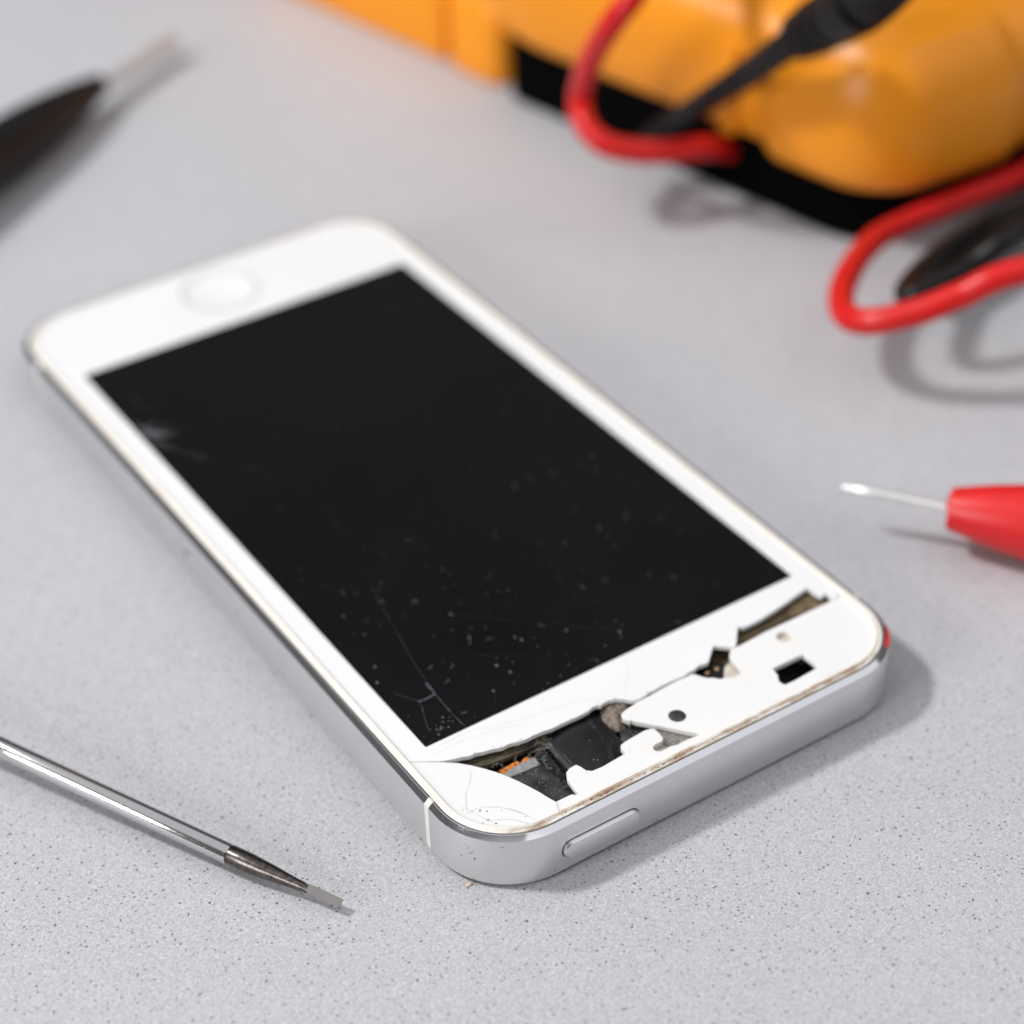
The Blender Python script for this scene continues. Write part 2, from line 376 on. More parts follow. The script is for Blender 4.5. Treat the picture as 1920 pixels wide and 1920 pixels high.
def mat_streak(name, a, b, sc, stretch, rough=.45, metal=0., bump=.03):
    t = NT(name)
    n = t.noise(sc, 5, .65, stretch)
    t.set(Base_Color=t.ramp(n, [(.32, a), (.68, b)]), Roughness=rough, Metallic=metal)
    t.bump(n, bump); return t.m

def mat_dusty(name, col, rough=.5, amount=1., dust=(.32, .31, .30), metal=0., bump=.01):
    t = NT(name)
    v = t.vor(.33); sep = t.n('ShaderNodeSeparateColor'); t.l(v.outputs['Color'], sep.inputs[0])
    m = t.math('MULTIPLY', t.ramp(v.outputs['Distance'], [(.12, 1.), (.24, 0.)]), t.math('LESS_THAN', sep.outputs[0], .38 * amount))
    haze = t.ramp(t.noise(1.5, 4), [(.4, 0.), (.8, .12 * amount)])
    c = t.mix(haze, col, dust); c = t.mix(m, c, dust)
    t.set(Base_Color=c, Roughness=rough, Metallic=metal)
    if bump: t.bump(t.noise(.25, 3), bump)
    return t.m

def mat_chrome():
    t = NT('chromed_shaft')
    n = t.noise(.5, 4, .7, (1, 1, 1))
    w = t.ramp(n, [(.66, 0.), (.70, 1.)])
    t.set(Base_Color=t.mix(w, (.60, .595, .60), (.50, .49, .47)), Metallic=1., Roughness=t.ramp(w, [(0, .11), (1, .4)]))
    t.bump(t.noise(1.2, 3, .6), .01, .5); return t.m

M_ = dict(
    top=mat_worktop(), alu=mat_alu('anodised_aluminium', (.78, .782, .79), .37, .004, 1.), btn=mat_alu('button_aluminium', (.78, .78, .79), .36, .003),
    cham=mat_chamfer(), ant=simple('antenna_plastic', (.70, .69, .66), .4, var=.04), gasket=mat_gasket(),
    white=mat_white('white_front_glass'), plate=mat_white('white_plate', (.84, .836, .82), .3, .5), shard=mat_white('white_shard', (.84, .84, .83), .15, .7),
    disp=mat_glass_black(), crack=mat_streak('crack_white', (.03, .03, .033), (.38, .39, .42), .9, (1, 1, 1), .35, 0., .0), wcrack=simple('crack_grey', (.62, .61, .60), .5),
    dust=simple('dust_grey', (.26, .26, .27), .9), rust=simple('rust_stain', (.26, .155, .08), .7, var=.4, vs=.6),
    void=simple('black_cavity', (.012, .012, .012), .6), tape=mat_dusty('black_tape', (.006, .006, .0075), .30, .18, bump=.012),
    flex=mat_dusty('dusty_black_flex', (.016, .016, .02), .5, 1.2), bar=mat_dusty('dark_grey_metal', (.05, .05, .055), .45, .8),
    silver=mat_streak('scuffed_silver', (.30, .29, .28), (.62, .61, .58), .5, (1, 3, 1), .35, .5), orange_mesh=mat_dots(),
    foam=mat_streak('black_bristle_foam', (.008, .008, .008), (.06, .055, .05), .3, (1, 1, 1), .8, 0, .15),
    glue=mat_streak('brown_glue', (.05, .045, .045), (.30, .235, .18), .8, (1, 1, 1), .55, 0, .12),
    foil=mat_streak('grey_torn_foil', (.09, .085, .075), (.42, .40, .36), .7, (1, 3.2, 1), .4, .2, .05),
    brass=mat_streak('dirty_brass_foam', (.025, .02, .015), (.30, .215, .11), .8, (.6, 3.0, 1), .5, .25, .06),
    beige=simple('beige_plastic', (.62, .57, .48), .5, var=.2, vs=.7), gold=simple('gold_pad', (.75, .56, .25), .3, 1.),
    olive=mat_streak('olive_adhesive', (.012, .013, .011), (.12, .10, .06), .9, (.7, 2, 1), .5, 0, .06),
    speck=mat_dusty('speckled_black_mesh', (.02, .02, .022), .6, 2.2, (.30, .30, .31)),
    lint=simple('lint_fibre', (.34, .31, .28), .9), lintk=simple('black_fibre', (.03, .028, .026), .8),
    chrome=mat_chrome(), darksteel=mat_streak('blackened_steel', (.05, .045, .043), (.16, .14, .13), .5, (1, 1, 1), .28, 1., .01),
    steel=mat_alu('bright_steel', (.40, .385, .36), .22, .001), satin=mat_alu('satin_steel', (.60, .62, .65), .5, .004, .1), ring=mat_white('pale_ring', (.55, .56, .58), .25), nickel=mat_alu('nickel_tip', (.95, .95, .93), .5, .002),
    red=simple('red_plastic', (.68, .013, .015), .36, var=.05, bump=.012, bs=.5), redc=simple('red_cable_rubber', (.64, .012, .012), .33, var=.05, ior=1.4),
    blk=simple('black_rubber', (.006, .006, .007), .36, var=.2, ior=1.33), base=simple('black_gap_shade', (.002, .002, .002), .8, var=.2, ior=1.08), blkh=simple('black_handle', (.007, .007, .008), .5, ior=1.35, var=.2, bump=.02, bs=1.),  # the base colour is near-black to imitate shade under the multimeter
    yel=simple('yellow_orange_rubber', (.84, .29, .010), .36, var=.04, vs=30, bump=.012, bs=.9, ior=1.4), crumb=simple('cream_crumb', (.72, .58, .42), .8, var=.2, vs=.4),
)

# ------------------------------------------------------------------ worktop
w = obj('worktop', [(-700, -500, 0), (800, -500, 0), (800, 900, 0), (-700, 900, 0),
                    (-700, -500, -20), (800, -500, -20), (800, 900, -20), (-700, 900, -20)],
        [(0, 1, 2, 3), (7, 6, 5, 4), (0, 4, 5, 1), (1, 5, 6, 2), (2, 6, 7, 3), (3, 7, 4, 0)], M_['top'], smooth=0)
w['kind'] = 'structure'; w['label'] = 'light grey speckled stone composite worktop'

# ------------------------------------------------------------------ smartphone
HX, HY, RC = 29.3, 61.9, 9.0
ph = thing('smartphone', 'white and silver smartphone with smashed front glass lying on the grey worktop', 'phone', (0, 0, 0))

def ring(inset, z, n=16): return [(x, y, z) for x, y in rr(HX, HY, RC, inset, n)]
band = loft('metal_body', [ring(.75, .12), ring(.42, .16), ring(0.02, .62), ring(0, .75), ring(0, 3.7), ring(0, 6.70), ring(.015, 6.77)], M_['alu'], ph, cap1=False)
loft('chamfer', [ring(.015, 6.77), ring(.05, 6.80), ring(.53, 7.27), ring(.62, 7.29), ring(.76, 7.27), ring(.80, 6.0)], M_['cham'], band, cap0=False, cap1=False, smooth=14)
loft('inner_tray', [ring(.80, 6.0), ring(1.0, 4.2), ring(1.6, 4.0)], M_['void'], ph, cap0=False)
gk = [(.86, 6.6), (.86, 7.22), (.95, 7.27), (1.16, 7.26), (1.22, 7.16), (1.28, 7.20), (1.36, 7.36), (1.5, 7.42), (1.64, 7.38), (1.73, 7.24), (1.76, 6.6)]
loft('rim', [ring(a, b, 24) for a, b in gk], M_['gasket'], ph, cap0=False, cap1=False)

# the four plastic antenna breaks across the metal side
def strip_on_side(sx, y0, y1, name):
    pr = [(.02, .62), (0, .75), (0, 6.70), (.015, 6.77), (.05, 6.81), (.53, 7.27), (.62, 7.29), (.76, 7.27)]
    v = []; f = []
    for d, z in pr:
        o = .012 if z < 6.75 else .0
        for y in (y0, y1): v.append((sx * (HX - d + .012), y, z + (.012 if z > 6.6 else 0)))
    for i in range(len(pr) - 1): f.append((2 * i, 2 * i + 1, 2 * i + 3, 2 * i + 2))
    return obj(name, v, f, M_['ant'], band, smooth=30)
for sx in (-1, 1):
    for y in (-51.2, 50.3): strip_on_side(sx, y - .42, y + .42, 'antenna_break')

# power button on the near end
def pill(hl, hh, n=14):
    return [(hl - hh + hh * math.cos(R(-90 + 180 * i / n)), hh * math.sin(R(-90 + 180 * i / n))) for i in range(n + 1)] + \
           [(-hl + hh + hh * math.cos(R(90 + 180 * i / n)), hh * math.sin(R(90 + 180 * i / n))) for i in range(n + 1)]
bx, bz = -14.75, 3.32
def pr_y(pl, y): return [(bx + a, y, bz + b) for a, b in pl]
gap = pill(4.92, 1.27)
obj('button_gap', pr_y(gap, -HY - .006), [tuple(range(len(gap)))], M_['void'], band, smooth=0)
P0 = pill(4.8, 1.16); P1 = pill(4.62, .98); P2 = pill(4.5, .86)
loft('power_button', [pr_y(P0, -HY), pr_y(P0, -HY - .30), pr_y(P1, -HY - .48), pr_y(P2, -HY - .50)], M_['btn'], ph, cap0=False)

# card tray with its pin hole on the left side
def pr_x(pl, x, cy, cz): return [(x, cy + a, cz + b) for a, b in pl]
tp = pill(7.9, 1.25)
tg = pill(7.98, 1.33)
obj('tray_gap', pr_x(tg, -HX - .005, 0, 3.6), [tuple(range(len(tg)))], M_['bar'], band, smooth=0)
tr = loft('card_tray', [pr_x(tp, -HX - .004, 0, 3.6), pr_x(tp, -HX - .012, 0, 3.6)], M_['alu'], ph, cap0=False)
pin = [(.45 * math.cos(R(20 * i)), .45 * math.sin(R(20 * i))) for i in range(18)]
obj('pin_hole', pr_x(pin, -HX - .018, 5.6, 3.6), [tuple(range(18))], M_['bar'], tr, smooth=0)

# dark knocks on the metal near the corner
v = []; f = []
def mark(th, z, w, h, s=0.):
    b = len(v); c = (-20.3, -52.9)
    for k in range(9):
        a = 2 * math.pi * k / 9; q = random.uniform(.7, 1.2)
        t = th + (w * math.cos(a) * q + s * math.sin(a) * h) / 9.0
        v.append((c[0] + 9.012 * math.cos(t), c[1] + 9.012 * math.sin(t), z + h * math.sin(a) * q))
    f.append(tuple(range(b, b + 9)))
for th, z, w_, h, s in ((204, 3.6, .09, .12, 0), (214, 3.85, .10, .2, .5), (211.5, 4.5, .05, .25, 1.1), (209.5, 5.1, .035, .22, .9), (208, 5.5, .03, .1, .3), (233, 6.1, .25, .03, 0), (226, 6.45, .05, .06, 0)):
    mark(R(th), z, w_, h, s)
for x, z, r in ((-7.5, .98, .1), (-7.95, 1.0, .07), (8.73, 2.96, .07), (10.7, 2.45, .06), (-20.6, 1.25, .09), (-18.9, 4.4, .05), (1.5, 5.6, .05)):
    b = len(v)
    for k in range(8):
        a = 2 * math.pi * k / 8; q = random.uniform(.7, 1.3)
        v.append((x + r * math.cos(a) * q, -HY - .012, z + r * math.sin(a) * q * .9))
    f.append(tuple(range(b, b + 8)))
obj('scuff_mark', v, f, M_['bar'], band, smooth=0)

# front glass: one big white piece down to the break, a loose shard in the corner, and the white plate under the missing glass
GI = 1.80
gx = HX - GI; gy = HY - GI; gr = RC - GI
def arc(cx, cy, a0, a1, n=16): return [(cx + gr * math.cos(R(a0 + (a1 - a0) * i / n)), cy + gr * math.sin(R(a0 + (a1 - a0) * i / n))) for i in range(n + 1)]
up_ = D['upper']; lo_ = D['lower']; sh_ = D['shard']
ySL, ySR = -45.0, -49.72
outer = [(-gx, ySL + .02)] + up_ + [(gx, ySR)] + arc(gx - gr, gy - gr, 0, 90) + arc(-gx + gr, gy - gr, 90, 180)
sx_, sy_ = 24.99, 44.15
win = [(-sx_, -sy_ + .06), (sx_, -sy_ + .06), (sx_, sy_), (-sx_, sy_)]
hb = (0, 53.0)
hole = [(hb[0] + 5.62 * math.cos(R(7.5 * i)), hb[1] + 5.62 * math.sin(R(7.5 * i))) for i in range(48)]
ZG = 7.2
glass = poly('front_glass', [outer, win, hole], ZG - .5, ZG, M_['white'], ph)
plate_o = [(gx, ySR - .08)] + list(reversed(arc(gx - gr, -gy + gr, -90, 0)))
plate_o = [(gx, ySR - .08)] + [p for p in reversed(arc(gx - gr, -gy + gr, 270, 360))] + [(-18.6, -gy)] + list(reversed(lo_))
def circ(c, n=28): return [(c[0] + c[2] * math.cos(2 * math.pi * i / n), c[1] + c[2] * math.sin(2 * math.pi * i / n)) for i in range(n)]
plate = poly('front_plate', [plate_o, D['sqhole'], circ(D['spkhole']), circ(D['rhole'])], 6.3, 6.98, M_['plate'], ph, bevel=.05)
shard_o = sh_[:-1] + [(-24.77, -46.95), (-gx, ySL - .03)] + arc(-gx + gr, -gy + gr, 180, 270) + [(-18.7, -gy)]
poly('glass_shard', [shard_o], 6.6, 7.12, M_['shard'], ph, tilt=lambda x, y: .06 * math.sin((x + 30) * .5), label='loose white glass shard at the corner with rusty scratches')

# display with its dust and cracks
def ribbon(v, f, fm, pts, w, z, k, jit=.35):
    path = smooth_path([p + (0,) for p in pts], 6) if len(pts) > 2 else [list(pts[0]) + [0], list(pts[1]) + [0]]
    b = len(v); n = len(path)
    for i, p in enumerate(path):
        a = Vector(path[max(i - 1, 0)][:2]); c = Vector(path[min(i + 1, n - 1)][:2]); t = (c - a).normalized()
        ww = w * random.uniform(1 - jit, 1 + jit) * (.35 if i in (0, n - 1) else 1) / 2
        q = random.uniform(-.02, .02)
        v.append((p[0] - t.y * (ww + q), p[1] + t.x * (ww + q), z)); v.append((p[0] + t.y * (ww - q), p[1] - t.x * (ww - q), z))
    for i in range(n - 1): f.append((b + 2 * i, b + 2 * i + 1, b + 2 * i + 3, b + 2 * i + 2)); fm.append(k)
dx, dy = 24.985, 44.145
v = [(-dx, -dy + .065, ZG), (dx, -dy + .065, ZG), (dx, dy, ZG), (-dx, dy, ZG), (-dx, -dy + .065, 6.4), (dx, -dy + .065, 6.4), (dx, dy, 6.4), (-dx, dy, 6.4)]
f = [(0, 1, 2, 3), (7, 6, 5, 4), (0, 4, 5, 1), (1, 5, 6, 2), (2, 6, 7, 3), (3, 7, 4, 0)]; fm = [0] * 6
ds = obj('display', v, f, M_['disp'], ph, smooth=0)
v, f, fm = [], [], []
def keep(p): return abs(p[0]) < 24.9 and abs(p[1]) < 44.0
for pts, w_ in zip(D['cracks'], D['cw']):
    pts = [p for p in pts if keep(p)]
    if len(pts) > 1:
        ribbon(v, f, fm, pts, w_ * .34, ZG + .008, 0)
        if w_ > .09: ribbon(v, f, fm, [(p[0] + random.uniform(-.12, .12), p[1] + random.uniform(-.12, .12)) for p in pts], .03, ZG + .012, 0)
for x, y in ((-24.4, 26.5), (-24.2, 28.0)):                       # frosted impact point on the left edge
    for k in range(7):
        a = R(random.uniform(-75, 20)); l = random.uniform(1.2, 4.5)
        pts = [(x, y), (x + l * .5 * math.cos(a) + random.uniform(-.2, .2), y + l * .5 * math.sin(a)), (x + l * math.cos(a), y + l * math.sin(a))]
        if all(keep(p) for p in pts): ribbon(v, f, fm, pts, random.uniform(.05, .16), ZG + .01, 0)
obj('crack', v, f, [M_['crack']], ds, smooth=0, recalc=False, label='pale cracks running across the black display')
v, f, fm = [], [], []
def blob(x, y, z, r, k=0, n=8):
    b = len(v); e = random.uniform(.6, 1); a0 = random.uniform(0, 3.14)
    for i in range(n):
        a = 2 * math.pi * i / n; q = r * random.uniform(.75, 1.2)
        u, w2 = q * math.cos(a), q * e * math.sin(a)
        v.append((x + u * math.cos(a0) - w2 * math.sin(a0), y + u * math.sin(a0) + w2 * math.cos(a0), z))
    f.append(tuple(range(b, b + n))); fm.append(k)
for x, y, z in D['spots']: blob(x, y, ZG + .01, random.uniform(.10, .17), 1)
for i in range(900):
    x, y = random.uniform(-24.8, 24.8), random.uniform(-43.9, 43.9)
    if random.random() > .35 + .65 * math.exp(-((x + 12) ** 2 + (y + 32) ** 2) / 500): continue
    blob(x, y, ZG + .009, random.choice((.02, .03, .03, .045, .045, .07)), 0, 6)
for i in range(26):                                               # curled hairs
    x, y = random.uniform(-24, 20), random.uniform(-43, -10); a = random.uniform(0, 6.3); c = random.uniform(-1.6, 1.6); pts = []
    for k in range(5):
        pts.append((x, y)); x += .22 * math.cos(a); y += .22 * math.sin(a); a += c * .5
    if all(keep(p) for p in pts): ribbon(v, f, fm, pts, .03, ZG + .011, 0)
for i in range(20): blob(-23.6 + abs(random.gauss(0, 1.6)), -43.2 + abs(random.gauss(0, .8)), ZG + .009, random.uniform(.03, .10), 0, 6)
d = obj('dust', v, f, [M_['dust'], M_['crack']], ds, smooth=0, fmat=fm, recalc=False); d['kind'] = 'stuff'

v, f, fm = [], [], []
for z, pts in D['wcracks']:
    zz = {7.2: ZG, 7.0: 6.98, 7.1: 7.12}[z]
    if z == 7.1: zz = 7.19
    ribbon(v, f, fm, pts, .04, zz + .012, 0)
for x, y in D['rustspots']: blob(x, y, 7.20, random.uniform(.06, .14), 1)
obj('hairline_crack', v, f, [M_['wcrack'], M_['rust']], glass, smooth=0, fmat=fm, recalc=False)

# home button: polished ring and shallow dish
def rings(c, prof, n=48): return [[(c[0] + r * math.cos(2 * math.pi * i / n), c[1] + r * math.sin(2 * math.pi * i / n), z) for i in range(n)] for r, z in prof]
hbm = loft('home_button', rings(hb, [(5.1, 6.6), (5.1, 7.14), (4.9, 7.12), (3.6, 6.98), (2.0, 6.86), (.6, 6.82)]), M_['white'], ph, cap0=False)
loft('button_ring', rings(hb, [(5.6, 6.6), (5.6, 7.24), (5.5, 7.27), (5.22, 7.24), (5.12, 7.15), (5.12, 6.6)]), M_['ring'], hbm, cap0=False, cap1=False)

# ---- what shows through the broken end
def P(n, z0, z1, m, name, **kw): return poly(name, [D[n]], z0, z1, M_[m], ph, **kw)
P('strip', 5.6, 6.15, 'olive', 'adhesive_strip', bevel=.05, jig=.05)
fl = P('flex', 5.1, 5.5, 'flex', 'flex_cable')
poly('contact_strip', [D['silver']], 5.35, 5.62, M_['silver'], fl, bevel=.03)
poly('contact_mesh', [D['orange']], 5.3, 5.66, M_['orange_mesh'], fl, bevel=.02)
poly('contact_mesh', [D['orange2']], 5.3, 5.66, M_['orange_mesh'], fl, bevel=.02)
P('bar', 5.2, 5.75, 'bar', 'shield_bar', bevel=.04)
P('granular', 5.0, 5.55, 'speck', 'speaker_mesh')
P('foil', 6.1, 6.2, 'foil', 'torn_foil', jig=.08, bevel=.02)
P('slotfloor', 5.9, 6.1, 'beige', 'slot_floor')
bA = P('bracketA', 5.2, 6.0, 'brass', 'metal_bracket', bevel=.12)
P('bracketB', 5.5, 6.28, 'brass', 'metal_bracket', bevel=.15)
P('darkfill', 4.6, 5.3, 'brass', 'metal_bracket', bevel=.1)
lens = P('camlens', 5.0, 5.75, 'tape', 'sensor_block', bevel=.15)
for x, y in D['pads']: loft('gold_pad', rings((x, y), [(.32, 5.7), (.32, 5.86), (.22, 5.93), (.05, 5.95)], 14), M_['gold'], lens, cap0=False)
P('beige', 5.2, 5.9, 'beige', 'plastic_spacer', bevel=.1)
c = D['spkhole']; loft('microphone_mesh', rings(c[:2], [(c[2] + .1, 6.3), (c[2] + .1, 6.9), (c[2] - .1, 6.93), (.1, 6.94)], 24), M_['speck'], ph, cap0=False)
c = D['rhole']; loft('sensor_hole', rings(c[:2], [(c[2] + .15, 6.1), (c[2] + .15, 6.3), (.1, 6.3)], 24), M_['beige'], ph, cap0=False)
# where pale fibres imitate a glint inside the square opening
gx_, gy_ = D['glint'][0]

# wrinkled black tape: a patch between its four edges
T = D['tape']
def samp(pl, n):
    L = [0]
    for a, b in zip(pl, pl[1:]): L.append(L[-1] + math.dist(a, b))
    out = []
    for i in range(n + 1):
        s = L[-1] * i / n; k = 0
        while k < len(L) - 2 and L[k + 1] < s: k += 1
        t = (s - L[k]) / max(L[k + 1] - L[k], 1e-6)
        out.append((pl[k][0] + (pl[k + 1][0] - pl[k][0]) * t, pl[k][1] + (pl[k + 1][1] - pl[k][1]) * t))
    return out
n = 36
tt, tb, tl, trr = samp(T['top'], n), samp(T['bot'], n), samp(T['left'], n), samp(T['right'], n)
v = []; f = []
for j in range(n + 1):
    b_ = j / n
    for i in range(n + 1):
        a = i / n; p = [0, 0]
        for q in (0, 1):
            p[q] = (1 - b_) * tt[i][q] + b_ * tb[i][q] + (1 - a) * tl[j][q] + a * trr[j][q] - ((1 - a) * (1 - b_) * tt[0][q] + a * (1 - b_) * tt[n][q] + (1 - a) * b_ * tb[0][q] + a * b_ * tb[n][q])
        z = 5.95 + .42 * math.sin(math.pi * min(max(a * 1.05, 0), 1)) * (1 - .35 * b_) - .9 * max(0, b_ - .72) ** 1.3
        z += .07 * math.sin(9 * a + 4 * b_) * b_ + .05 * math.sin(23 * a - 5 * b_) * max(0, a - .55) * 2 + .16 * math.exp(-((a - .80) / .05) ** 2) * (1 - .5 * b_) + .12 * math.exp(-((b_ - .12) / .06) ** 2) * a
        z += .05 * math.sin(40 * a * (1 - .3 * b_)) * max(0, b_ - .6)
        v.append((p[0], p[1], z))
for j in range(n):
    for i in range(n): f.append((j * (n + 1) + i, j * (n + 1) + i + 1, (j + 1) * (n + 1) + i + 1, (j + 1) * (n + 1) + i))
tp_ = obj('black_tape', v, f, M_['tape'], ph, smooth=80)
so = tp_.modifiers.new('thickness', 'SOLIDIFY'); so.thickness = .00012; so.offset = -1

# lumpy pieces: bristly foam and dried glue
def lump(name, outline, z0, z1, amp, m, cell=.22, sd=1):
    """height field inside an outline, rough on top"""
    rnd = random.Random(sd)
    xs = [p[0] for p in outline]; ys = [p[1] for p in outline]
    def inside(x, y):
        c = False; n = len(outline)
        for i in range(n):
            (x1, y1), (x2, y2) = outline[i], outline[i - 1]
            if (y1 > y) != (y2 > y) and x < (x2 - x1) * (y - y1) / (y2 - y1) + x1: c = not c
        return c
    def ed(x, y):
        m_ = 9
        for i in range(len(outline)):
            a = Vector(outline[i - 1]); b = Vector(outline[i]); p = Vector((x, y)); t = max(0, min(1, (p - a).dot(b - a) / max((b - a).length_squared, 1e-9)))
            m_ = min(m_, (a + (b - a) * t - p).length)
        return m_
    nx = int((max(xs) - min(xs)) / cell) + 2; ny = int((max(ys) - min(ys)) / cell) + 2
    v = []; f = []; idx = {}
    for j in range(ny):
        for i in range(nx):
            x = min(xs) + i * cell; y = min(ys) + j * cell
            ins = inside(x, y); e = ed(x, y)
            if not ins and e > cell * 1.1: continue
            h = min(1, e / .7) ** .5 if ins else 0
            idx[i, j] = len(v); jx = rnd.uniform(-.3, .3) * cell
            v.append((x + jx, y + rnd.uniform(-.3, .3) * cell, z0 + (z1 - z0) * h + (rnd.uniform(-amp, amp) if ins else 0)))
    for (i, j), a in idx.items():
        q = [idx.get(k) for k in ((i, j), (i + 1, j), (i + 1, j + 1), (i, j + 1))]
        if None not in q: f.append(tuple(q))
    return obj(name, v, f, M_[m], ph, smooth=60)
lump('bristle_foam', D['foam'], 4.6, 5.7, .28, 'foam', .14, 3)
lump('dried_glue', D['glue'], 5.6, 6.55, .12, 'glue', .16, 5)

# lint caught in the opening, plus pale fibres imitating a glint
v = []; f = []; fm = []
def fibre(x, y, z, l, r, k):
    a = random.uniform(0, 6.28); b_ = random.uniform(-.3, .7); path = []; st = l / 8; ca = random.uniform(-.7, .7); cb = random.uniform(-.3, .3)
    for i in range(9):
        path.append((x, y, max(z, 5.2), r)); x += st * math.cos(a) * math.cos(b_); y += st * math.sin(a) * math.cos(b_); z += st * math.sin(b_); z = min(z, 6.9); a += ca + random.uniform(-.4, .4); b_ += cb - .15
    vv, ff = tube_vf(path, 5, len(v)); v.extend(vv); f.extend(ff); fm.extend([k] * len(ff))
def between(a, b, t): return (a[0] + (b[0] - a[0]) * t, a[1] + (b[1] - a[1]) * t)
A, B = D['strip'][1], D['strip'][5]
for i in range(70):
    x, y = between(A, B, random.uniform(.05, 1)); fibre(x + random.gauss(.1, .35), y - abs(random.gauss(.3, .4)), random.uniform(5.4, 6.2), random.uniform(.7, 2.4), random.choice((.012, .018, .022)), 0 if random.random() < .35 else 1)
A, B = D['foam'][0], D['foam'][5]
for i in range(150):
    x, y = between(A, B, random.random()); fibre(x + random.gauss(0, .45), y + random.gauss(0, .35), random.uniform(5.5, 5.9), random.uniform(.4, 1.5), random.choice((.014, .02, .028)), 1 if random.random() < .82 else 0)
for i in range(45):
    x, y = D['foam'][1]; fibre(x + random.gauss(0, .6), y + random.gauss(0, .4), random.uniform(5.6, 6.1), random.uniform(.5, 1.6), .016, 0)
for i in range(26):
    p = random.choice(D['flex']); q = random.choice(D['flex']); x, y = between(p, q, random.uniform(.2, .8)); fibre(x, y, 5.55, random.uniform(.3, .9), .014, 0)
for i in range(24): fibre(gx_ + random.gauss(0, .35), gy_ + random.gauss(0, .25), random.uniform(5.2, 6.2), random.uniform(.5, 1.3), .03, 0)  # pale fibres put in as the glint of the square opening
for i in range(14):
    x, y = D['lower'][30]; fibre(x + random.gauss(0, .3), y + random.gauss(0, .3), 6.6, random.uniform(.4, 1.0), .02, 0)
l = obj('lint', v, f, [M_['lint'], M_['lintk']], ph, smooth=60, fmat=fm, recalc=False); l['kind'] = 'stuff'

# grains of dirt along the break and the near rim
v = []; f = []; fm = []
def grain(x, y, z, r, k):
    b = len(v); a = random.uniform(0, 6.28)
    for i in range(4): v.append((x + r * math.cos(a + i * 1.57) * random.uniform(.7, 1.4), y + r * math.sin(a + i * 1.57) * random.uniform(.7, 1.3), z))
    v.append((x + r * random.uniform(-.3, .3), y + r * random.uniform(-.3, .3), z + r * random.uniform(.5, 1.1)))
    for i in range(4): f.append((b + i, b + (i + 1) % 4, b + 4)); fm.append(k)
for i in range(90):
    q = random.choice(D['upper'][:40]); grain(q[0] + random.gauss(0, .25), q[1] + abs(random.gauss(0, .12)), ZG + .003, random.choice((.025, .03, .045, .07)), random.choice((0, 0, 1, 2)))
for i in range(90):
    q = random.choice(D['lower'][2:]); grain(q[0] + random.gauss(0, .35), q[1] - abs(random.gauss(0, .2)), 6.985, random.choice((.02, .03, .045)), random.choice((0, 1, 2, 2)))
for i in range(150):
    x = random.uniform(-20, 22); grain(x, -60.35 - random.uniform(-.12, .5), 7.28, random.choice((.03, .05, .07, .1)), random.choice((0, 0, 1, 2)))
for x, r in ((-13.9, .22), (-13.5, .16), (-13.2, .26), (-12.8, .15), (-4.2, .15), (6.4, .16)): grain(x, -60.72, 7.22, r, 0)
for i in range(60):
    a_ = D['glue'][0]; grain(a_[0] + random.gauss(.8, .7), a_[1] + random.gauss(-.3, .5), 6.5, random.choice((.04, .07, .1)), random.choice((0, 1, 1)))
d = obj('dirt', v, f, [M_['rust'], M_['lintk'], M_['beige']], ph, smooth=0, fmat=fm); d['kind'] = 'stuff'

# ------------------------------------------------------------------ crumb
c = D['crumb'][0]
bm = bmesh.new(); bmesh.ops.create_icosphere(bm, subdivisions=2, radius=1)
for q in bm.verts: q.co = Vector((q.co.x * .42, q.co.y * .22, (q.co.z + .8) * .16)) * random.uniform(.8, 1.15)
vv = [Vector(q.co) + Vector(c) for q in bm.verts]; ff = [tuple(q.index for q in p.verts) for p in bm.faces]; bm.free()
cr = thing('crumb', 'tiny cream crumb on the worktop beside the phone corner', 'crumb', c)
obj('crumb_body', vv, ff, M_['crumb'], cr)

# ------------------------------------------------------------------ flat screwdriver in front
sd = D['sd']; a0, a1, a2, a3, a4 = [Vector(p) for p in sd]
s_ = thing('screwdriver', 'slim flat-blade screwdriver with chromed shaft and dark tip beside the phone', 'screwdriver', (a1.x, a1.y, 0))
ax = (a0 - a1).normalized(); far = a0 + ax * 34; far.z = a0.z + (a0.z - a1.z) * .9
tube('shaft', [tuple(far) + (1.1,), tuple(a0) + (1.1,), tuple(a1 + ax * .1) + (1.1,), tuple(a1) + (1.05,)], M_['chrome'], s_, seg=48)
sh = tube('tip', [tuple(a1) + (1.02,), tuple(a1 - ax * .2) + (1.08,), tuple(a2) + (1.07,), tuple(a2.lerp(a3, .35)) + (.88,), tuple(a2.lerp(a3, .75)) + (.60,), tuple(a3) + (.48,)], M_['darksteel'], s_, seg=32)
dr = (a4 - a3).normalized(); sd_ = dr.cross(Vector((0, 0, 1))).normalized(); upv = sd_.cross(dr).normalized()
sd_ = (sd_ * .96 - upv * .26).normalized(); upv = sd_.cross(dr).normalized()
rg = []
for t, hw, ht in ((-.12, .30, .40), (.0, .42, .42), (.14, .45, .36), (.27, .47, .27), (.40, .50, .20), (.55, .50, .16), (.75, .50, .135), (.97, .50, .12), (1.0, .47, .09)):
    p = a3.lerp(a4, t); rg.append([tuple(p + sd_ * hw * x + upv * ht * y) for x, y in ((-1, -1), (1, -1), (1, 1), (-1, 1))])
loft('blade', rg, M_['steel'], s_, smooth=40)
hs = far - ax * 2
tube('handle', along(far, far + ax * 10 + Vector((0, 0, .3)), [(-2, 1.6), (-1.5, 3.2), (2, 4.4), (6, 5.0), (10, 5.3), (60, 5.3), (70, 4.8), (74, 3.0), (75, .5)]), M_['blkh'], s_, seg=12)

